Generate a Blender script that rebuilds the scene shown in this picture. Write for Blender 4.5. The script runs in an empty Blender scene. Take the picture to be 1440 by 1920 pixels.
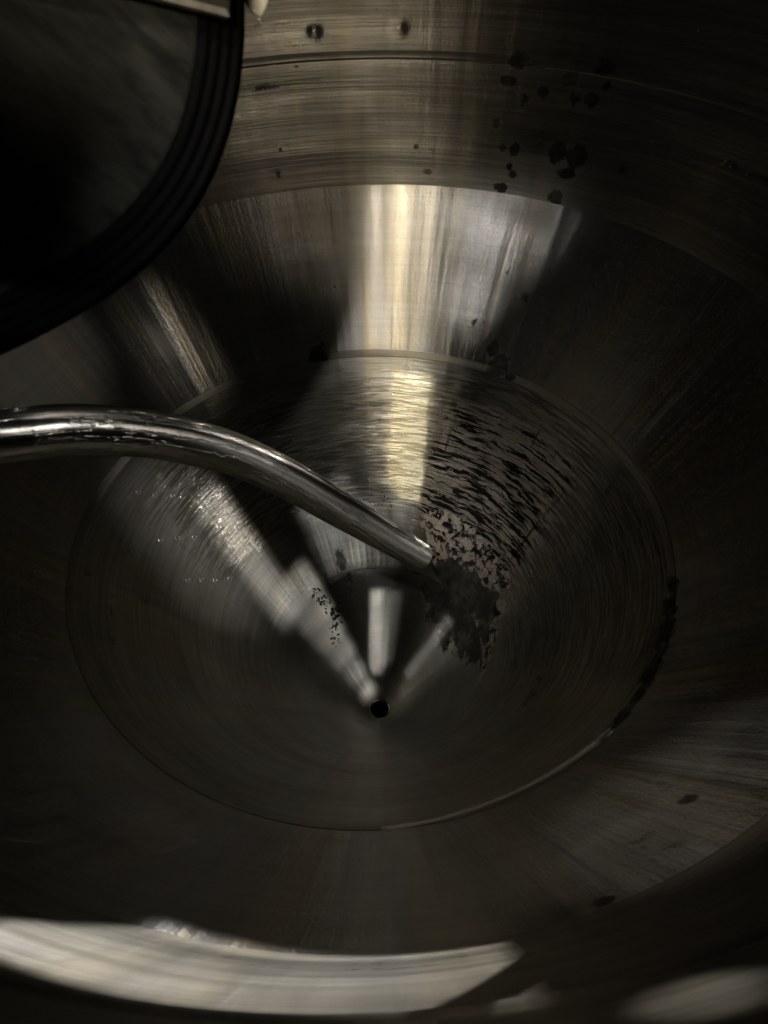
import bpy, bmesh, math, random
import numpy as np
from mathutils import Vector, Matrix
random.seed(4); rng = np.random.default_rng(4)
scene = bpy.context.scene
COL = scene.collection
R = math.radians

# ------------------------------------------------------------------ camera
CAM = Vector((0.0078, -1.1634, 2.4192))
pitch, yaw, roll = 0.843185, 0.024222, -0.030246
cp, sp, cy, sy = math.cos(pitch), math.sin(pitch), math.cos(yaw), math.sin(yaw)
fwd = Vector((sy*cp, cy*cp, -sp)); rt = Vector((cy, -sy, 0)); up = rt.cross(fwd)
r2 = rt*math.cos(roll) + up*math.sin(roll); u2 = -rt*math.sin(roll) + up*math.cos(roll)
cd = bpy.data.cameras.new('camera'); cam = bpy.data.objects.new('camera', cd); COL.objects.link(cam)
m = Matrix((r2, u2, -fwd)).transposed().to_4x4(); m.translation = CAM; cam.matrix_world = m
cd.sensor_fit = 'VERTICAL'; cd.sensor_height = 36.0; cd.sensor_width = 27.0
cd.lens = 1331/1920*36.0
cd.clip_start = 0.02; cd.clip_end = 100
cd.dof.use_dof = True; cd.dof.focus_distance = 2.1; cd.dof.aperture_fstop = 8.5
scene.camera = cam

# ------------------------------------------------------------------ world (dark hall round the open vessel)
w = bpy.data.worlds.new('World'); scene.world = w; w.use_nodes = True
bg = w.node_tree.nodes['Background']; bg.inputs[0].default_value = (0.95, 0.98, 1.0, 1); bg.inputs[1].default_value = 0.012

# ------------------------------------------------------------------ unseen lamps, most added to lay single streaks and patches
def area(name, loc, target, sx, sz, power, color, spread=180, shape='RECTANGLE', spin=0):
    l = bpy.data.lights.new(name, 'AREA'); l.shape = shape; l.size = sx; l.size_y = sz
    l.energy = power; l.color = color; l.spread = R(spread)
    o = bpy.data.objects.new(name, l); COL.objects.link(o)
    d = (Vector(target)-Vector(loc)).normalized()
    o.matrix_world = Matrix.Translation(loc) @ d.to_track_quat('-Z', 'Y').to_matrix().to_4x4() @ Matrix.Rotation(R(spin), 4, 'Z')
    return o
def spot(name, loc, target, ang, power, color, blend=.2, radius=.01):
    l = bpy.data.lights.new(name, 'SPOT'); l.spot_size = R(ang); l.spot_blend = blend
    l.energy = power; l.color = color; l.shadow_soft_size = radius
    o = bpy.data.objects.new(name, l); COL.objects.link(o)
    d = (Vector(target)-Vector(loc)).normalized()
    o.matrix_world = Matrix.Translation(loc) @ d.to_track_quat('-Z', 'Y').to_matrix().to_4x4()
    return o
def beam(name, loc, a, b, width, power, color, spread=1.5, grow=1.0):
    """a narrow added light falling along the line a-b"""
    a, b, loc = Vector(a), Vector(b), Vector(loc); c = (a+b)/2
    z = (loc-c).normalized(); y = (a-b); y = y-z*y.dot(z); ln = y.length; y.normalize(); x = y.cross(z)
    l = bpy.data.lights.new(name, 'AREA'); l.shape = 'RECTANGLE'; l.size = width; l.size_y = ln*grow
    l.energy = power; l.color = color; l.spread = R(spread)
    o = bpy.data.objects.new(name, l); COL.objects.link(o)
    mm = Matrix((x, y, z)).transposed().to_4x4(); mm.translation = loc; o.matrix_world = mm
    return o
WARM = (1.0, .93, .80); NEUT = (1.0, .98, .95); COOL = (.93, .97, 1.0)
K = (-.09, -1.16, 2.62)  # unseen lamp beside the camera
spot('unseen_lamp_by_camera', K, (.26, .50, .84), 35, 18, NEUT, 1.0, .010)
spot('unseen_lamp_by_camera', K, (.06, 1.06, 1.72), 34, 16, (1, .87, .66), 1.0, .07)  # added spot from the same place, brightens only the far wall
spot('unseen_lamp_by_camera', (.35, -1.20, 2.80), (.0, .02, .10), 12, 3.5, WARM, 1.0, .01)  # extra unseen spot put in to lift the drain area
for L_, e_ in (((-.05, .10, 4.3), .008), ((.75, -1.05, 2.9), .004)):  # added slits that lay bright lines along the pipe
    for p_, q_ in (((-.50, -.70, 1.997), (-.30, -.638, 1.968)), ((-.30, -.638, 1.968), (-.125, -.535, 1.81)), ((-.125, -.535, 1.81), (.088, -.40, 1.44))):
        beam('added_pipe_light', L_, p_, q_, .022, e_, NEUT, .5)
spot('unseen_lamp_by_camera', (.45, -1.12, 2.75), (-.10, 1.07, 1.76), 29, 9, (1, .86, .64), 1.0, .05)  # another added spot, for the left part of the far wall
area('unseen_streak_lamp', (-.30, -1.15, 4.20), (.13, .68, 1.00), .24, 1.1, .36, (1, .89, .68), 4)  # unseen lamp high behind the camera, makes the long far streak
S = (.75, -.90, 3.0)  # source point of added beams that form the left light bands
beam('unseen_streak_lamp', (-.30, -1.15, 4.20), (.147, 1.005, 1.470), (.098, .728, 1.065), .045, .019, (1, .84, .54), 1.0)  # added narrow gold stripe within the streak
beam('unseen_streak_lamp', (-.30, -1.15, 4.20), (.062, 1.0, 1.460), (.040, .735, 1.065), .03, .012, (1, .92, .80), .8)  # added paler stripe beside it
beam('added_slit_light', (-.06, -1.12, 2.74), (.235, .523, .845), (.345, .235, .605), .24, .10, NEUT, 7)  # beam added to brighten the scale
for p_, q_ in (((-.30, -.638, 1.968), (-.125, -.535, 1.81)), ((-.125, -.535, 1.81), (.088, -.40, 1.44))):
    beam('added_pipe_light', (1.0, .45, 1.92), p_, q_, .03, .008, NEUT, .8)  # added highlight on the pipe from the right
beam('added_pipe_light', (1.0, .45, 1.92), (.055, -.421, 1.50), (.090, -.398, 1.435), .05, .006, NEUT, .8)  # added to pick out the pipe tip
F = (-.62, -.55, 2.80)  # source point of added beams for the light fan and a glint
beam('added_slit_light', F, (.27, .905, 1.415), (.62, .78, 1.44), .13, .024, NEUT, 7)
beam('added_slit_light', F, (.53, .82, 1.44), (.28, .745, 1.165), .15, .022, NEUT, 4)
beam('unseen_streak_lamp', (-.30, -1.15, 4.20), (.159, .677, 1.012), (.108, .447, .665), .12, .20, (1, .90, .60), .6)  # added for the bright core of the streak on the middle cone
beam('unseen_streak_lamp', (-.30, -1.15, 4.20), (.094, .684, 1.015), (.07, .385, .56), .17, .07, NEUT, 1.2)  # added to carry the streak further down
beam('added_slit_light', S, (.048, .456, .655), (.0, .325, .462), .17, .055, COOL, 1.5)
beam('added_slit_light', S, (-.62, .28, .98), (-.40, .08, .60), .06, .45, NEUT, 8)
beam('added_slit_light', S, (-.50, .33, .86), (-.28, .15, .42), .09, .55, NEUT, 1.8)
beam('added_slit_light', S, (-.163, .472, .718), (-.062, .34, .49), .19, .055, COOL, 1.5)
W0, W1 = Vector((-.285, .245, .52)), Vector((-.040, .045, .085))
for i in range(6):
    p_, q_ = W0.lerp(W1, i/6-.02), W0.lerp(W1, (i+1)/6+.02); w_ = .155-.021*i
    beam('added_slit_light', S, p_, q_, w_, 5.4*w_*(p_-q_).length, NEUT, 1.3)  # added beams, narrowing into a wedge of light
beam('added_slit_light', F, (.25, .14, .40), (.10, .06, .17), .035, .05, NEUT, .9)
beam('added_slit_light', S, (-.621, .635, 1.304), (-.507, .539, 1.076), .06, .035, WARM, 6)
spot('added_slit_light', S, (-.86, .36, 1.32), 11, 160, WARM, 1.0, .02)  # spot added for the warm patch at far left
beam('added_slit_light', (.35, -1.20, 2.80), (.02, .27, .41), (.0, .10, .14), .052, .075, NEUT, .8)  # first of two beams added for the double streak above the drain
beam('added_slit_light', (.42, -1.15, 2.85), (.075, .265, .40), (.03, .12, .18), .040, .030, NEUT, .8)
beam('added_near_side_light', (-.79, .65, 1.62), (-.78, -.74, 1.545), (.125, -1.075, 1.655), .29, 1.25, (1, .985, .96), 1.5)  # added beam standing in for light bounced off the cone onto the near wall
spot('added_near_side_light', (.55, 1.0, 2.25), (.205, -1.10, 1.87), 3.0, 35, NEUT, 1.0, .01)  # added soft glint at the right of the near wall
beam('added_near_side_light', (-.35, .90, 2.30), (.0, -.735, 1.062), (.46, -.57, 1.062), .022, .006, WARM, .6)  # added glint on the near seam
spot('added_near_side_light', (.25, 1.10, 2.25), (.44, -.80, 1.37), 15, 10, WARM, 1.0, .02)  # added dim patch of light on the near cone

scene.view_settings.view_transform = 'Standard'; scene.view_settings.look = 'None'
scene.view_settings.exposure = 0; scene.view_settings.gamma = 1
cyc = scene.cycles
cyc.use_denoising = True; cyc.use_adaptive_sampling = True; cyc.adaptive_threshold = .02; cyc.max_bounces = 6; cyc.glossy_bounces = 4; cyc.diffuse_bounces = 3
cyc.sample_clamp_indirect = 2.0; cyc.blur_glossy = 0.5; cyc.caustics_reflective = True

# ------------------------------------------------------------------ materials
class NT:
    def __init__(s, name):
        s.m = bpy.data.materials.new(name); s.m.use_nodes = True
        s.t = s.m.node_tree; s.b = s.t.nodes['Principled BSDF']
    def n(s, typ, **kw):
        o = s.t.nodes.new(typ)
        for k, v in kw.items(): setattr(o, k, v)
        return o
    def put(s, sock, v):
        if isinstance(v, bpy.types.NodeSocket): s.t.links.new(v, sock)
        else: sock.default_value = v
    def math(s, op, a, b=0.0, c=0.0, clamp=False):
        o = s.n('ShaderNodeMath', operation=op, use_clamp=clamp)
        for i, v in enumerate((a, b, c)): s.put(o.inputs[i], v)
        return o.outputs[0]
    def mul3(s, vec, v):
        o = s.n('ShaderNodeVectorMath', operation='MULTIPLY'); s.put(o.inputs[0], vec); s.put(o.inputs[1], v); return o.outputs[0]
    def noise(s, vec, scale=1, detail=3, rough=.55, dist=0):
        o = s.n('ShaderNodeTexNoise'); s.put(o.inputs['Vector'], vec)
        o.inputs['Scale'].default_value = scale; o.inputs['Detail'].default_value = detail
        o.inputs['Roughness'].default_value = rough; o.inputs['Distortion'].default_value = dist
        return o.outputs['Fac']
    def ramp(s, x, lo, hi, a=0., b=1.):
        o = s.n('ShaderNodeMapRange', interpolation_type='SMOOTHSTEP'); s.put(o.inputs['Value'], x)
        for k, v in zip(('From Min', 'From Max', 'To Min', 'To Max'), (lo, hi, a, b)): s.put(o.inputs[k], v)
        return o.outputs['Result']
    def mixc(s, f, a, b):
        o = s.n('ShaderNodeMix', data_type='RGBA'); s.put(o.inputs[0], f)
        s.put(o.inputs[6], a); s.put(o.inputs[7], b); return o.outputs[2]
    def mixf(s, f, a, b):
        o = s.n('ShaderNodeMix', data_type='FLOAT'); s.put(o.inputs[0], f); s.put(o.inputs[2], a); s.put(o.inputs[3], b); return o.outputs[0]
    def attr(s, name):
        o = s.n('ShaderNodeAttribute'); o.attribute_name = name; return o
    def bump(s, h, strength, dist, normal=None):
        o = s.n('ShaderNodeBump'); s.put(o.inputs['Height'], h); o.inputs['Strength'].default_value = strength
        o.inputs['Distance'].default_value = dist
        if normal is not None: s.put(o.inputs['Normal'], normal)
        return o.outputs[0]

def c4(*a): return (a[0], a[1], a[2], 1)

def vessel_steel(name, base, rough, aniso, lines=200., line_amp=.0004, smear=.5, metal=.9, grain=.0004, scale=False, band=1.0, tint=.3):
    k = NT(name); b = k.b
    cyl = k.attr('cyl').outputs['Vector']            # (cos, sin, distance along the slope)
    obj = k.n('ShaderNodeTexCoord').outputs['Object']
    fine = k.noise(k.mul3(cyl, (2.2, 2.2, lines)), 1, 4, .6)
    broad = k.noise(k.mul3(cyl, (1.6, 1.6, lines*.09)), 1, 3, .5)
    drip = k.noise(k.mul3(cyl, (26, 26, 1.3)), 1, 4, .55)
    blot = k.noise(obj, 5.5, 5, .6)
    grit = k.noise(obj, 130, 4, .7)
    fstr = k.noise(k.mul3(cyl, (1.6, 1.6, lines*1.6)), 1, 3, .7)
    strk = k.noise(k.mul3(cyl, (1.3, 1.3, lines*.35)), 1, 4, .65)
    # base colour: brown-grey tint patches and thin film
    col = k.mixc(k.ramp(blot, .35, .7), c4(*base), c4(base[0]*.86, base[1]*.82, base[2]*.76))
    col = k.mixc(k.ramp(broad, .42, .75, 0, .5*band), col, c4(base[0]*.62, base[1]*.60, base[2]*.55))
    col = k.mixc(k.ramp(fstr, .42, .64, 0, .6*band), col, c4(base[0]*.5, base[1]*.48, base[2]*.44))
    hue = k.noise(k.mul3(cyl, (9, 9, .8)), 1, 2, .5)
    col = k.mixc(k.ramp(hue, .5, .60, 0, .9*tint), col, c4(base[0]*1.2, base[1]*1.02, base[2]*.70))
    col = k.mixc(k.ramp(hue, .5, .40, 0, .6*tint), col, c4(base[0]*.95, base[1]*.96, base[2]*1.02))
    col = k.mixc(k.ramp(strk, .40, .68, 0, .55*band), col, c4(base[0]*.55, base[1]*.52, base[2]*.46))
    col = k.mixc(k.ramp(grit, .58, .78, 0, .45), col, c4(base[0]*.5, base[1]*.47, base[2]*.42))
    r = k.math('ADD', rough, k.math('MULTIPLY', k.math('SUBTRACT', broad, .5), .30*band))
    r = k.math('ADD', r, k.math('MULTIPLY', k.math('SUBTRACT', drip, .5), .25*smear))
    r = k.math('ADD', r, k.math('MULTIPLY', k.math('SUBTRACT', blot, .5), .22), clamp=True)
    met = metal
    hgt = k.math('ADD', k.math('MULTIPLY', fine, line_amp), k.math('ADD', k.math('MULTIPLY', drip, .0030*smear), k.math('MULTIPLY', hue, .010*smear)))
    hgt = k.math('ADD', hgt, k.math('MULTIPLY', broad, line_amp*1.5))
    hgt = k.math('ADD', hgt, k.math('MULTIPLY', grit, grain))
    ani = aniso
    # dark round stains with a ragged rim
    a = k.attr('stain').outputs['Fac']
    edge = k.math('ADD', a, k.math('MULTIPLY', k.math('SUBTRACT', k.noise(obj, 42, 5, .65), .5), .9))
    st = k.math('MULTIPLY', k.ramp(edge, .40, .60), k.ramp(k.noise(obj, 27, 4, .6), .3, .6, .78, 1))
    col = k.mixc(k.math('MULTIPLY', st, .92), col, c4(.022, .020, .017))
    r = k.mixf(st, r, .55); met = k.mixf(k.math('MULTIPLY', st, .9), met, .1); spc = k.mixf(st, .5, .06)
    if scale:
        # wrinkled scale: dark bare gaps between pale ridges that follow the circles of the cone
        sc = k.attr('scale').outputs['Fac']
        warp = k.noise(k.mul3(cyl, (6, 6, 14)), 1, 3, .6)
        v = k.n('ShaderNodeVectorMath', operation='ADD')
        k.put(v.inputs[0], k.mul3(cyl, (5.0, 5.0, 92)))
        cx = k.n('ShaderNodeCombineXYZ'); k.put(cx.inputs[2], k.math('MULTIPLY', warp, 3.6)); k.put(v.inputs[1], cx.outputs[0])
        wr = k.noise(v.outputs[0], 1, 3, .55, .15)
        thin = k.noise(k.mul3(cyl, (5, 5, 170)), 1, 3, .6)
        ridge = k.math('ADD', k.math('MULTIPLY', wr, .75), k.math('MULTIPLY', thin, .3))
        gap = k.ramp(k.math('ADD', ridge, k.math('MULTIPLY', k.math('SUBTRACT', sc, .5), -.080)), .455, .530, 1, 0)   # 1 = bare dark gap
        scm = k.ramp(k.math('ADD', sc, k.math('MULTIPLY', k.math('SUBTRACT', blot, .5), .7)), .26, .58)
        tan = k.mixc(k.ramp(grit, .4, .65), c4(.47, .42, .345), c4(.29, .255, .205))
        tan = k.mixc(k.ramp(k.noise(k.mul3(cyl, (4, 4, 300)), 1, 3, .6), .46, .62, 0, .75), tan, c4(.10, .082, .062))
        tan = k.mixc(k.ramp(k.noise(obj, 9, 4, .6), .35, .65, .55, 0), tan, c4(.12, .095, .07))
        run = k.ramp(k.noise(k.mul3(cyl, (30, 30, 3)), 1, 4, .65), .60, .68)
        gap = k.math('MAXIMUM', gap, k.math('MULTIPLY', run, .85))
        depc = k.mixc(gap, tan, c4(.010, .009, .008))
        col = k.mixc(scm, col, depc)
        met = k.mixf(scm, met, k.mixf(gap, .42, .03)); r = k.mixf(scm, r, k.mixf(gap, .42, .85)); spc = k.mixf(k.math('MULTIPLY', scm, gap), spc, .02)
        ln = k.ramp(sc, .02, .3)
        col = k.mixc(k.math('MULTIPLY', k.math('MULTIPLY', k.ramp(k.math('ADD', k.math('MULTIPLY', thin, .6), k.math('MULTIPLY', wr, .4)), .52, .46), ln), k.math('MULTIPLY', k.math('SUBTRACT', 1.0, scm), .8)), col, c4(.10, .085, .06))
        hgt = k.math('ADD', hgt, k.math('MULTIPLY', k.math('MULTIPLY', k.mixf(scm, k.ramp(thin, .4, .62), k.ramp(ridge, .44, .60)), ln), .0013))
        # lacy crust where the scale has come away in islands
        cr = k.attr('crust').outputs['Fac']
        vo = k.n('ShaderNodeTexVoronoi', feature='SMOOTH_F1'); k.put(vo.inputs['Vector'], obj); vo.inputs['Scale'].default_value = 46
        lace = k.math('ADD', k.noise(obj, 34, 6, .7, .6), k.math('MULTIPLY', vo.outputs['Distance'], .25))
        crm = k.ramp(k.math('ADD', cr, k.math('MULTIPLY', k.math('SUBTRACT', lace, .6), 1.0)), .44, .52)
        hole = k.ramp(lace, .57, .61)
        cc = k.mixc(hole, c4(.014, .012, .010), k.mixc(k.ramp(grit, .4, .65), c4(.56, .48, .39), c4(.30, .25, .195)))
        col = k.mixc(crm, col, cc); met = k.mixf(crm, met, .2); r = k.mixf(crm, r, .6)
        hgt = k.math('ADD', hgt, k.math('MULTIPLY', k.math('MULTIPLY', hole, crm), .004))
    # chalky dry residue that makes the metal duller
    du = k.attr('dull').outputs['Fac']
    dm = k.math('MULTIPLY', k.ramp(k.math('ADD', du, k.math('MULTIPLY', k.math('SUBTRACT', blot, .5), .6)), .35, .75), .6)
    col = k.mixc(dm, col, c4(.22, .195, .165)); met = k.mixf(dm, met, .15); r = k.mixf(dm, r, .6)
    # bare scratches round the vessel
    sv = k.noise(k.mul3(cyl, (1.1, 1.1, 420)), 1, 1, .4)
    k.put(b.inputs['Specular IOR Level'], spc)
    k.put(b.inputs['Base Color'], col); k.put(b.inputs['Metallic'], met); k.put(b.inputs['Roughness'], r)
    b.inputs['Anisotropic'].default_value = ani; b.inputs['Anisotropic Rotation'].default_value = .25
    tg = k.n('ShaderNodeTangent', direction_type='RADIAL', axis='Z'); k.put(b.inputs['Tangent'], tg.outputs[0])
    k.put(b.inputs['Normal'], k.bump(hgt, 1.0, 1.0))
    return k.m

def plain(name, base, rough, metal, bump=0., bscale=40, var=.3, stretch=(1, 1, 1), spec=None):
    k = NT(name); b = k.b
    obj = k.n('ShaderNodeTexCoord').outputs['Object']
    nz = k.noise(k.mul3(obj, stretch), bscale, 5, .62)
    n2 = k.noise(obj, bscale*.15, 3, .5)
    col = k.mixc(k.ramp(nz, .35, .7), c4(*base), c4(*[x*(1-var) for x in base]))
    k.put(b.inputs['Base Color'], col); b.inputs['Metallic'].default_value = metal
    k.put(b.inputs['Roughness'], k.math('ADD', rough, k.math('MULTIPLY', k.math('SUBTRACT', n2, .5), .3), clamp=True))
    if spec is not None: b.inputs['Specular IOR Level'].default_value = spec
    if bump: k.put(b.inputs['Normal'], k.bump(nz, 1.0, bump))
    return k.m

M_wall = vessel_steel('brushed_wall_steel', (.37, .355, .325), .36, .75, lines=150, line_amp=.0011, smear=.25, metal=.85, band=1.4)
M_cone = vessel_steel('cone_steel', (.38, .37, .35), .34, .85, lines=220., line_amp=.00012, smear=.6, metal=.9, band=.35, grain=.0007, tint=.55)
M_mid = vessel_steel('scaled_cone_steel', (.38, .37, .34), .36, .8, lines=160, line_amp=.0006, smear=.3, metal=.85, scale=True)
M_low = vessel_steel('lower_cone_steel', (.36, .355, .33), .33, .8, lines=200., line_amp=.0001, smear=.10, metal=.9, band=.35, tint=.15, grain=.0005)
M_seam = vessel_steel('ground_seam_steel', (.36, .345, .30), .45, .3, lines=500, line_amp=.0006, smear=.1, metal=.65)
def pipe_steel():
    k = NT('pipe_steel'); b = k.b; cyl = k.attr('cyl').outputs['Vector']; obj = k.n('ShaderNodeTexCoord').outputs['Object']
    film = k.ramp(k.math('ADD', k.noise(k.mul3(cyl, (1.5, 1.5, 5)), 1, 4, .6), k.math('MULTIPLY', k.math('SUBTRACT', k.noise(obj, 60, 4, .7), .5), .22)), .47, .52)
    line = k.noise(k.mul3(cyl, (14, 14, 2.5)), 1, 3, .6); grit = k.noise(obj, 130, 4, .7)
    col = k.mixc(film, c4(.56, .54, .49), c4(.42, .39, .33))
    col = k.mixc(k.ramp(grit, .58, .7, 0, .7), col, c4(.08, .065, .05))
    k.put(b.inputs['Base Color'], col); b.inputs['Metallic'].default_value = 1.0
    b.inputs['Anisotropic'].default_value = .96; k.put(b.inputs['Tangent'], k.attr('axis').outputs['Vector'])
    k.put(b.inputs['Roughness'], k.math('ADD', k.mixf(film, .32, .40), k.math('MULTIPLY', k.math('SUBTRACT', line, .5), .2), clamp=True))
    k.put(b.inputs['Normal'], k.bump(k.math('ADD', k.math('MULTIPLY', line, .00015), k.math('ADD', k.math('MULTIPLY', film, .0005), k.math('MULTIPLY', grit, .0003))), 1.0, 1.0))
    return k.m
M_pipe = pipe_steel()
M_lip = plain('lip_steel', (.45, .42, .36), .25, 1, 0)
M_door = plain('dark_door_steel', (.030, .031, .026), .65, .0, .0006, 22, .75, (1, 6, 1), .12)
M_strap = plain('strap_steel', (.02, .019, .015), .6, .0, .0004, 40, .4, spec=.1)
M_lit_edge = plain('lit_edge_colour', (.22, .20, .16), .5, .4, .0006, 60, .5)  # light on the strap's lower edge, put in as a paler colour
M_rubber = plain('black_rubber', (.003, .003, .003), .8, 0, .0004, 60, .3, spec=.03)
M_dimple = plain('dimple_steel', (.26, .245, .215), .45, .85, 0)
M_black = plain('drain_black', (.01, .01, .009), .4, .2, 0)
M_clip = plain('pale_plastic', (.45, .42, .34), .5, 0, .0003, 40, .2)
M_wire = plain('wire_steel', (.7, .66, .56), .3, 1, 0)
M_flake = plain('dark_flake', (.012, .010, .008), .9, 0, 0, 90, .5, spec=.03)
M_tan = plain('tan_flake', (.46, .38, .30), .7, 0, .0008, 90, .4)

# ------------------------------------------------------------------ mesh helpers
def empty(name, loc, label, cat, group=None):
    o = bpy.data.objects.new(name, None); COL.objects.link(o); o.location = loc; o.empty_display_size = .05
    o['label'] = label; o['category'] = cat
    if group: o['group'] = group
    bpy.context.view_layer.update()
    return o
def link(name, me, mat, parent=None, smooth=True):
    me.materials.append(mat)
    if smooth:
        me.polygons.foreach_set('use_smooth', np.ones(len(me.polygons), bool))
    o = bpy.data.objects.new(name, me); COL.objects.link(o)
    if parent:
        o.parent = parent
        if parent.type == 'EMPTY' or True: o.matrix_parent_inverse = Matrix.Translation(-parent.matrix_world.translation) if parent.type == 'EMPTY' else Matrix()
    return o
def grid_mesh(name, V, closed_u=True, closed_v=False):
    """V: (nv, nu, 3) array of points -> quad mesh"""
    nv, nu = V.shape[:2]
    me = bpy.data.meshes.new(name)
    iu = np.arange(nu if closed_u else nu-1); iv = np.arange(nv if closed_v else nv-1)
    A, B = np.meshgrid(iv, iu, indexing='ij'); A = A.ravel(); B = B.ravel()
    B2 = (B+1) % nu; A2 = (A+1) % nv
    F = np.stack([A*nu+B, A*nu+B2, A2*nu+B2, A2*nu+B], -1)
    me.vertices.add(nv*nu); me.vertices.foreach_set('co', V.reshape(-1).astype(np.float32))
    me.loops.add(F.size); me.loops.foreach_set('vertex_index', F.ravel().astype(np.int32))
    me.polygons.add(len(F)); me.polygons.foreach_set('loop_start', np.arange(0, F.size, 4, dtype=np.int32))
    me.polygons.foreach_set('loop_total', np.full(len(F), 4, np.int32))
    me.update(calc_edges=True); me.validate()
    return me
# theta: 0 = far side of the vessel, +90 = right, 180 = the side next to the camera; finer on the far side
def thetas(n_far=620, n_near=340):
    a = np.linspace(-110, 110, n_far, endpoint=False); b = np.linspace(110, 250, n_near, endpoint=False)
    return np.radians(np.concatenate([a, b]))
def blobs(TH, Z, RR, table):
    out = np.zeros_like(TH)
    for t, z, rx, rzz, amp in table:
        dth = (TH-math.radians(t)+math.pi) % (2*math.pi)-math.pi
        q = np.sqrt((dth*RR/rx)**2+((Z-z)/rzz)**2)
        out = np.maximum(out, amp*np.clip(1.0-.5*q, 0, 1))
    return out
def lathe_part(name, prof, mat, parent, th, nsub, attrs={}, wobble=None):
    prof = np.array(prof, float)
    seg = np.hypot(*np.diff(prof, axis=0).T); s = np.concatenate([[0], np.cumsum(seg)])
    ss = np.unique(np.concatenate([np.linspace(0, s[-1], nsub), s]))
    r = np.interp(ss, s, prof[:, 0]); z = np.interp(ss, s, prof[:, 1])
    TH, SS = np.meshgrid(th, ss); RR = np.repeat(r[:, None], len(th), 1); ZZ = np.repeat(z[:, None], len(th), 1)
    R2_ = RR.copy()
    if wobble is not None: R2_ = RR+wobble(TH, ZZ)
    V = np.stack([R2_*np.sin(TH), R2_*np.cos(TH), ZZ], -1)
    me = grid_mesh(name, V)
    a = me.attributes.new('cyl', 'FLOAT_VECTOR', 'POINT')
    a.data.foreach_set('vector', np.stack([np.cos(TH), np.sin(TH), SS+prof[0, 1]*1.2], -1).reshape(-1).astype(np.float32))
    for k, tab in attrs.items():
        val = tab(TH, ZZ, RR) if callable(tab) else blobs(TH, ZZ, RR, tab)
        at = me.attributes.new(k, 'FLOAT', 'POINT'); at.data.foreach_set('value', val.reshape(-1).astype(np.float32))
    return link(name, me, mat, parent)
def tube_mesh(name, pts, rad, nseg=28, cap_end=False):
    P = np.array(pts, float); n = len(P)
    T = np.gradient(P, axis=0); T /= np.linalg.norm(T, axis=1)[:, None]
    U = np.zeros_like(P); u = np.cross(T[0], [0, 0, 1.]); u /= np.linalg.norm(u)
    for i in range(n):
        u = u-T[i]*(u@T[i]); u /= np.linalg.norm(u); U[i] = u
    W = np.cross(T, U); a = np.linspace(0, 2*np.pi, nseg, endpoint=False)
    rad = np.broadcast_to(np.asarray(rad, float), (n,))
    V = P[:, None]+rad[:, None, None]*(np.cos(a)[None, :, None]*U[:, None]+np.sin(a)[None, :, None]*W[:, None])
    me = grid_mesh(name, V); at = me.attributes.new('cyl', 'FLOAT_VECTOR', 'POINT')
    ss = np.concatenate([[0], np.cumsum(np.linalg.norm(np.diff(P, axis=0), axis=1))])
    at.data.foreach_set('vector', np.stack([np.broadcast_to(np.cos(a), (n, nseg)), np.broadcast_to(np.sin(a), (n, nseg)), np.broadcast_to(ss[:, None], (n, nseg))], -1).reshape(-1).astype(np.float32))
    at = me.attributes.new('axis', 'FLOAT_VECTOR', 'POINT'); at.data.foreach_set('vector', np.repeat(T[:, None], nseg, 1).reshape(-1).astype(np.float32))
    return me
def spline(pts, n):
    P = np.array(pts, float); m_ = len(P); out = []
    ext = np.vstack([2*P[0]-P[1], P, 2*P[-1]-P[-2]])
    for t in np.linspace(0, m_-1-1e-9, n):
        i = int(t); f = t-i; p0, p1, p2, p3 = ext[i:i+4]
        out.append(.5*((2*p1)+(-p0+p2)*f+(2*p0-5*p1+4*p2-p3)*f*f+(-p0+3*p1-3*p2+p3)*f**3))
    return np.array(out)
def bm_mesh(name, bm):
    me = bpy.data.meshes.new(name); bm.to_mesh(me); bm.free(); return me

# ------------------------------------------------------------------ the vessel
R1, Z1, Rm, Zm, R3, Z3 = 1.0, 1.4765, .724, 1.0512, .3235, .4572
RD, ZD = .032, .046                     # drain mouth
tank = empty('steel_vessel', (0, 0, 0), 'brown-stained stainless steel vessel with conical bottom and round drain, seen from inside', 'tank')
th = thetas()
WALL_R = lambda z: R1+.3058*(z-Z1)
def wob_wall(TH, Z):
    dent = 0
    for t0, z0, a_ in ((-4.5, 1.848, .006), (7.5, 1.85, .004)):
        dent = dent+a_*np.exp(-(((TH-R(t0)+np.pi) % (2*np.pi)-np.pi)*1.1/.016)**2-((Z-z0)/.016)**2)
    far = .5+.5*np.cos(TH)
    return dent+far*.0022*np.sin(TH*3+Z*4)*np.cos(Z*9)+far*.0012*np.sin(Z*31+np.sin(TH*2)*1.5)+far*.0009*np.sin(Z*67+TH*1.3)
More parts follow.
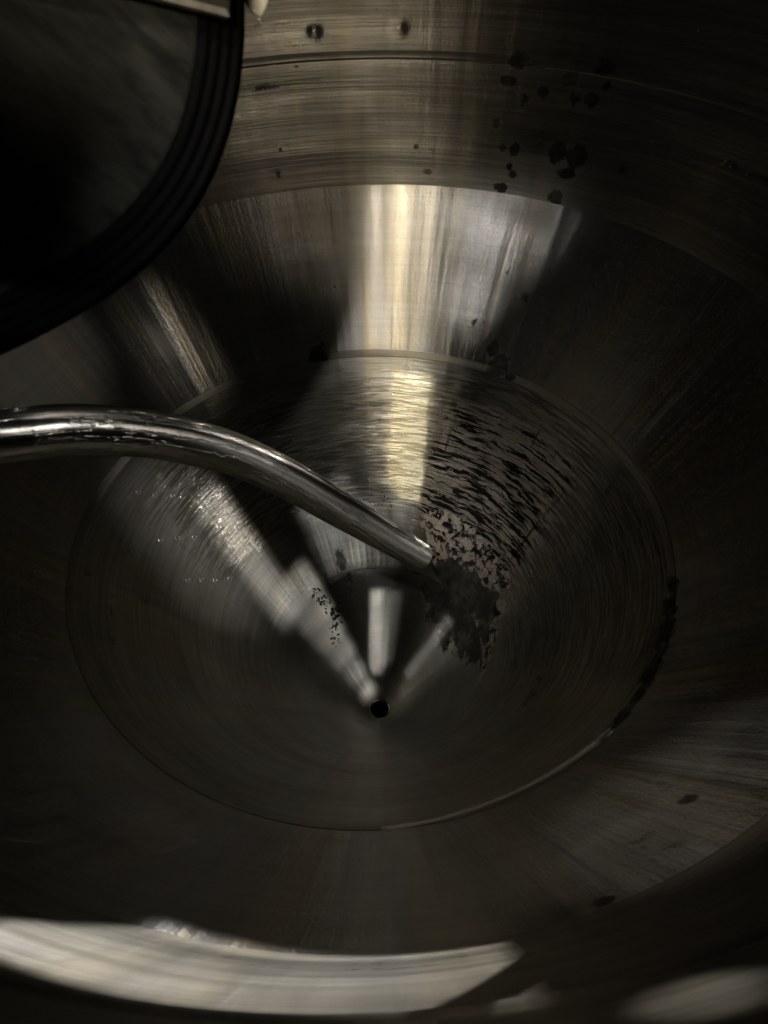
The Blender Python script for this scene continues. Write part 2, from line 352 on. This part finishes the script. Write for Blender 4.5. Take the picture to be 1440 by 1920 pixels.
stain_wall = [(24.7, 1.791, .029, .023, 1), (23.9, 1.748, .026, .012, 1), (37.0, 1.805, .025, .019, 1), (37.9, 1.768, .011, .009, 1),
    (36.3, 1.732, .020, .016, 1), (29.0, 1.732, .018, .014, 1), (32.5, 1.766, .028, .020, .85), (33.7, 1.727, .031, .021, .7),
    (26.6, 1.705, .022, .019, .75), (23.0, 1.646, .021, .017, .75), (24.4, 1.592, .012, .010, 1), (26.4, 1.591, .015, .017, 1),
    (33.2, 1.602, .027, .027, 1), (36.3, 1.599, .030, .029, 1), (35.4, 1.558, .024, .015, 1), (26.0, 1.548, .011, .009, 1),
    (26.9, 1.529, .012, .010, 1), (25.3, 1.492, .022, .013, 1), (34.7, 1.492, .021, .018, 1), (43.9, 1.599, .020, .016, .7),
    (-7.6, 1.774, .014, .010, .62), (-12.3, 1.732, .06, .014, .62), (-12.8, 1.525, .04, .03, .55), (-11.7, 1.584, .014, .010, .6),
    (10.4, 1.576, .008, .007, 1), (12.4, 1.516, .022, .011, .8)]
stain_upper = [(-8.8, 1.12, .075, .065, .46), (-10.0, 1.23, .06, .08, .42), (-11, 1.36, .07, .05, .40), (-9.5, 1.09, .04, .025, .6), (34.3, 1.078, .039, .036, .95), (31.9, 1.112, .023, .026, .9),
    (-11.2, 1.075, .027, .018, .9), (35.2, 1.25, .075, .07, .48), (25.9, 1.172, .05, .07, .46), (30, 1.30, .05, .05, .42), (164.7, 1.464, .016, .009, 1),
    (151.1, 1.36, .016, .016, .8), (157, 1.42, .05, .03, .5), (149.6, 1.298, .05, .04, .5), (158, 1.38, .14, .06, .44)]
stain_ring = [(t, 1.062, .045, .020, a) for t, a in ((108, .7), (113, .8), (118, .95), (124, .75), (128, .9), (133, .7), (138, .8), (142, .65))]
dull_upper = [(31.9, 1.269, .095, .061, .6), (19.2, 1.382, .145, .075, .5), (32.0, 1.436, .123, .047, .7), (-44.1, 1.226, .056, .076, .7),
    (158.7, 1.387, .16, .088, .9), (147.5, 1.311, .14, .068, .7), (166.5, 1.456, .12, .042, .7), (-26, 1.085, .08, .03, .9)]
crust = [(35.9, .622, .087, .036, 1), (49.1, .600, .100, .045, 1), (63.6, .598, .056, .037, 1), (33.6, .567, .046, .058, .9), (72.1, .612, .029, .025, .9),
    (79.9, .559, .030, .027, .9), (89.9, .516, .036, .018, .9), (97, .49, .036, .016, .9), (103.6, .475, .036, .014, .9), (112, .47, .03, .012, .85), (1.5, .648, .065, .030, .4)]
stain_mid = [(59.2, .510, .10, .06, 1.25), (45.5, .525, .075, .045, 1.2), (74.6, .53, .055, .045, 1.15), (86, .49, .045, .025, 1.05), (40.9, .951, .016, .032, .9), (44.9, .923, .013, .024, .9),
    (-17.7, .500, .025, .037, .8)] + [(t, 1.05, .045, .012, .75) for t in (112, 119, 128, 137)]
stain_low = [(76, .43, .08, .06, 1.15), (57, .42, .08, .065, 1.15), (41, .44, .05, .04, 1.0), (92, .44, .05, .04, .9), (66, .36, .05, .05, .8), (-15.2, .44, .018, .076, .7)]
def sstep(x, a, b):
    t = np.clip((x-a)/(b-a), 0, 1); return t*t*(3-2*t)
def scale_field(TH, Z, RR):
    d = (np.degrees(TH)+180) % 360-180
    strong = sstep(d, 13, 30)*(1-sstep(d, 50, 95))*sstep(Z, .55, .66)*(1-sstep(Z, .78, .92)*.35)*(1-sstep(Z, .92, 1.03)*.6)
    thin = sstep(d, -95, -60)*(1-sstep(d, 18, 26))*sstep(Z, .58, .70)*(1-sstep(Z, .92, 1.05)*.6)
    rest = sstep(d, 60, 80)*(1-sstep(d, 120, 150))*sstep(Z, .5, .6)
    return np.maximum(np.maximum(strong, .27*thin), .2*rest)
wall_prof = [(R1, Z1), (WALL_R(1.783), 1.783), (WALL_R(1.786)-.004, 1.787), (WALL_R(1.797)-.004, 1.795), (WALL_R(1.803), 1.803), (WALL_R(2.85), 2.85)]
wall = lathe_part('wall', wall_prof, M_wall, tank, th, 330, {'stain': stain_wall, 'dull': []}, wob_wall)
upper = lathe_part('upper_cone', [(Rm+.0125, Zm+.0193), (R1+.003, Z1+.0045)], M_cone, tank, th, 150, {'stain': stain_upper+stain_ring, 'dull': dull_upper})
mid = lathe_part('middle_cone', [(R3+.006, Z3+.009), (Rm, Zm)], M_mid, tank, th, 300, {'stain': stain_mid, 'dull': [], 'scale': scale_field, 'crust': crust})
low = lathe_part('lower_cone', [(RD, ZD), (R3+.001, Z3)], M_low, tank, th, 170, {'stain': stain_low, 'dull': [(t, .075, .07, .05, .85) for t in range(0, 360, 30)]})
seam = lathe_part('weld_seam', [(Rm, Zm), (Rm-.0015, Zm+.002), (Rm+.011, Zm+.0193), (Rm+.0125, Zm+.0193)], M_seam, tank, th, 14, {'stain': stain_ring+[(-11.2, 1.06, .03, .02, 1), (34, 1.06, .03, .02, .9), (38, 1.06, .03, .02, .7)], 'dull': []})
ledge = lathe_part('weld_seam', [(R3+.001, Z3), (R3+.002, Z3+.003), (R3+.006, Z3+.009)], M_low, tank, th, 8, {'stain': [(t, Z3, .09, .06, 1.2) for t in (40, 52, 64, 76, 88)], 'dull': []})
# small spot-weld craters of the cooling jacket, in skewed rows round the middle cone
bm = bmesh.new(); rings = [(.0082, -.0001), (.0074, .0008), (.0064, .0009), (.0056, -.0001)]; vs = []
for r_, h_ in rings: vs.append([bm.verts.new((r_*math.cos(a_), r_*math.sin(a_), h_)) for a_ in np.linspace(0, 2*math.pi, 14, endpoint=False)])
for i in range(3):
    for j in range(14): bm.faces.new((vs[i][j], vs[i][(j+1) % 14], vs[i+1][(j+1) % 14], vs[i+1][j]))
dm = bm_mesh('weld_dimple', bm); dm.materials.append(M_dimple)
for p_ in dm.polygons: p_.use_smooth = True
sl = Vector((Rm-R3, 0, Zm-Z3)).normalized()
anch = [12.0, 1.2, 8.3, -3.7, 3.7, 11.9, -1.3, 7.7, 17.3, 2.2, 12.2]
for kx, a0 in enumerate(anch):
    z_ = 1.025-.0357*kx; rr_ = R3+(Rm-R3)*(z_-Z3)/(Zm-Z3)
    n_ = round(2*math.pi*rr_/.2175)
    for j in range(n_):
        t = R(a0+360*j/n_+random.uniform(-.5, .5))
        if math.cos(t) < -.25: continue
        o = bpy.data.objects.new('weld_dimple', dm); COL.objects.link(o); o.parent = tank
        er = Vector((math.sin(t), math.cos(t), 0)); et = Vector((math.cos(t), -math.sin(t), 0))
        ns = (-er*sl.z+Vector((0, 0, 1))*sl.x).normalized(); es = et.cross(ns)
        mm = Matrix((et, ns.cross(et), ns)).transposed().to_4x4(); mm.translation = er*rr_+Vector((0, 0, z_))+ns*.0002
        o.matrix_local = mm
# loose dark flakes lying on the lower cone
bm = bmesh.new()
def flake(t, z, size):
    rr_ = np.interp(z, [ZD, Z3, Zm], [RD, R3, Rm]); t = R(t)
    er = Vector((math.sin(t), math.cos(t), 0)); et = Vector((math.cos(t), -math.sin(t), 0)); ns = (-er*.82+Vector((0, 0, .575))); es = ns.cross(et)
    c = er*rr_+Vector((0, 0, z))+ns*.0012; a0 = random.random()*6; n = random.randint(5, 8)
    e1, e2 = (et*math.cos(a0)+es*math.sin(a0)), (es*math.cos(a0)-et*math.sin(a0))
    pts = [c+(e1*math.cos(q)*1.6+e2*math.sin(q)*.75)*size*random.uniform(.55, 1.1) for q in np.linspace(0, 2*math.pi, n, endpoint=False)]
    top = [bm.verts.new(p+ns*random.uniform(.0005, .003)) for p in pts]; bot = [bm.verts.new(p-ns*.001) for p in pts]
    bm.faces.new(top)
    for i in range(n): bm.faces.new((bot[i], bot[(i+1) % n], top[(i+1) % n], top[i]))
for t, z, n in [(-37.5, .452, 8), (-38, .425, 12), (-36.5, .405, 14), (-33.5, .385, 14), (-30, .375, 6), (-32.5, .355, 10), (-31, .33, 8), (-40, .33, 8), (-42.5, .308, 9), (-43.5, .285, 7), (-27, .45, 5)]:
    for i in range(n): flake(t+random.gauss(0, 2.4), z+random.gauss(0, .012), random.choice((.0016, .0022, .003, .0045, .0065)))
for i in range(26): flake(random.gauss(5, 3.5), random.gauss(.655, .02), random.uniform(.001, .003))
bmesh.ops.recalc_face_normals(bm, faces=bm.faces)
fo = link('scale_flakes', bm_mesh('scale_flakes', bm), M_flake, tank, False); fo['kind'] = 'stuff'
# rolled top rim of the open vessel
rim_a = np.linspace(0, 2*np.pi, 12, endpoint=False); th0 = thetas(90, 60)
Vr = np.array([[((WALL_R(2.85)+.02+.02*math.cos(a_))*math.sin(t), (WALL_R(2.85)+.02+.02*math.cos(a_))*math.cos(t), 2.85+.02*math.sin(a_)) for t in th0] for a_ in rim_a])
link('rim', grid_mesh('rim', Vr, True, True), M_pipe, tank)
# drain: short black outlet pipe with a lip
drain = lathe_part('drain_outlet', [(.012, -.10), (.026, -.10), (.027, .0), (.029, .036), (RD+.004, .0445), (RD+.004, ZD+.004), (RD, ZD+.0005)], M_black, tank, thetas(40, 30), 12, {})
lip_a = np.linspace(0, 2*np.pi, 10, endpoint=False); lip_t = np.linspace(0, 2*np.pi, 48, endpoint=False)
Vl = np.array([[((.036+.0048*math.cos(a_))*math.sin(t), (.036+.0048*math.cos(a_))*math.cos(t), ZD+.0065+.0048*math.sin(a_)) for t in lip_t] for a_ in lip_a])
link('drain_lip', grid_mesh('drain_lip', Vl, True, True), M_lip, tank)
bm = bmesh.new(); bmesh.ops.create_cone(bm, cap_ends=True, segments=24, radius1=.012, radius2=.008, depth=.03, matrix=Matrix.Translation((0, 0, -.08)))
link('valve_stem', bm_mesh('valve_stem', bm), M_black, drain)

# ------------------------------------------------------------------ racking pipe
pp = [(-.62, -.70, 1.985), (-.50, -.695, 1.996), (-.398, -.678, 1.994), (-.334, -.656, 1.981), (-.277, -.623, 1.956), (-.214, -.589, 1.913), (-.157, -.550, 1.848),
      (-.099, -.520, 1.769), (-.036, -.489, 1.669), (.024, -.441, 1.553), (.083, -.402, 1.448)]
pp = spline(pp, 160)
d_end = pp[-1]-pp[-6]; d_end /= np.linalg.norm(d_end)
pipe = empty('drain_pipe', tuple(pp[0]), 'bent steel pipe reaching over the cone from the left with an open rounded end', 'pipe')
rads = np.full(len(pp), .0255)
link('tube', tube_mesh('tube', pp, rads, 40), M_pipe, pipe)
e = pp[-1]
mouth = link('tube_mouth', tube_mesh('tube_mouth', np.array([e+d_end*x for x in (0, .003, .0055, .0072, .008, .0078)]), [.0255, .0252, .0243, .0228, .0210, .0195], 40), M_pipe, pipe)
link('tube_bore', tube_mesh('tube_bore', np.array([e+d_end*.0078, e+d_end*.004, e-d_end*.04]), [.0195, .0188, .0186], 40), M_black, mouth)

# ------------------------------------------------------------------ manway door
D0 = Vector((-.169, -.698, 2.269)); dn = Vector((.423, -.825, .376)).normalized()
dux = Vector((.890, .456, 0)).normalized(); dux = (dux-dn*dux.dot(dn)).normalized(); duy = dn.cross(dux)
q_u, q_v, q_a, q_b, q_r, q_e = -.112, .191, .318, .253, -1.365, 2.42
door = empty('manway_door', tuple(D0+dux*q_u+duy*q_v), 'dark oval hatch door with a thick black ribbed gasket, hanging open at the upper left', 'door')
def oval(k, h, n=220):
    a = np.linspace(0, 2*np.pi, n, endpoint=False); c, s = np.cos(a), np.sin(a)
    x = q_a*np.sign(c)*np.abs(c)**(2/q_e); y = q_b*np.sign(s)*np.abs(s)**(2/q_e)
    x, y = x-c*k, y-s*k
    cr, sr = math.cos(q_r), math.sin(q_r)
    u = q_u+x*cr-y*sr; v = q_v+x*sr+y*cr
    return np.array(D0)+u[:, None]*np.array(dux)+v[:, None]*np.array(duy)+h*np.array(dn)
plate = [oval(.034, -.004), oval(.037, -.002), oval(.06, -.003), oval(.10, -.004), oval(.16, -.004), oval(.22, -.004), oval(.25, -.004)]
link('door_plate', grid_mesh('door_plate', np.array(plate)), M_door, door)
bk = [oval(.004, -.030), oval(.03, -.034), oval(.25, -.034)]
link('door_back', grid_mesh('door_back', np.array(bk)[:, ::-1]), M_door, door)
gp = [(.004, -.030), (.0, -.026), (.0, -.016), (.003, -.012)]
for i in range(4):                       # ribs on the sealing face
    k0 = .003+.0075*i
    gp += [(k0+.0012, -.009+.002*i), (k0+.003, -.0075+.002*i), (k0+.0052, -.008+.002*i), (k0+.0066, -.0115+.002*i)]
gp += [(.0335, -.0035), (.036, -.008)]
link('gasket', grid_mesh('gasket', np.array([oval(k, h) for k, h in gp])), M_rubber, door)
# flat strap across the door, light on its lower edge built in as a paler strip
def door_pt(u, v, h): return D0+dux*u+duy*v+dn*h
bm = bmesh.new()
quad = [(-.06, .092), (.117, .027), (.124, .045), (.135, .20), (-.02, .24)]
lo = [bm.verts.new(door_pt(u, v, .004)) for u, v in quad]; hi = [bm.verts.new(door_pt(u, v, .012)) for u, v in quad]
bm.faces.new(hi); bm.faces.new(lo[::-1])
for i in range(5): bm.faces.new((lo[i], lo[(i+1) % 5], hi[(i+1) % 5], hi[i]))
bmesh.ops.recalc_face_normals(bm, faces=bm.faces)
bmesh.ops.bevel(bm, geom=bm.edges[:], offset=.0015, segments=2, affect='EDGES')
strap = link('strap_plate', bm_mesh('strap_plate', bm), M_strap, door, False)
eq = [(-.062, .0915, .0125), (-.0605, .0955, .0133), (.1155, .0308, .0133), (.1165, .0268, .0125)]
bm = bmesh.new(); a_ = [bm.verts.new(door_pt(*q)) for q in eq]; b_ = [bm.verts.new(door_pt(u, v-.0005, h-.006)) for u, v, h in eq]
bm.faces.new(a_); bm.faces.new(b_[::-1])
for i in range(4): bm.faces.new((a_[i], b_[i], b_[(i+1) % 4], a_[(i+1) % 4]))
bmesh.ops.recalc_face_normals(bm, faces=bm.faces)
link('lit_edge_strip', bm_mesh('lit_edge_strip', bm), M_lit_edge, strap, False)

# pale tag with a wire hook hanging behind the gasket edge
tp = door_pt(.157, .045, -.045)
tag_ = empty('hanging_tag', tuple(tp), 'small pale tag with a wire hook hanging beside the black gasket', 'tag')
bm = bmesh.new(); prof_ = [(.1460, .060), (.1745, .058), (.1697, .0465), (.1656, .0394), (.1613, .0347), (.1572, .0315), (.1547, .0337), (.1500, .0400)]
f_ = [bm.verts.new(door_pt(u, v, -.044)) for u, v in prof_]; g_ = [bm.verts.new(door_pt(u, v, -.047)) for u, v in prof_]
bm.faces.new(f_); bm.faces.new(g_[::-1])
for i in range(8): bm.faces.new((g_[i], g_[(i+1) % 8], f_[(i+1) % 8], f_[i]))
bmesh.ops.recalc_face_normals(bm, faces=bm.faces); bmesh.ops.bevel(bm, geom=bm.edges[:], offset=.0008, segments=2, affect='EDGES')
link('tag_body', bm_mesh('tag_body', bm), M_clip, tag_, False)
hk = spline([door_pt(u, v, -.043) for u, v in ((.1531, .0364), (.1536, .0342), (.1556, .0317), (.1556, .0293), (.1531, .0274), (.1502, .0272))], 40)
link('wire_hook', tube_mesh('wire_hook', hk, .0005, 8), M_wire, tag_)
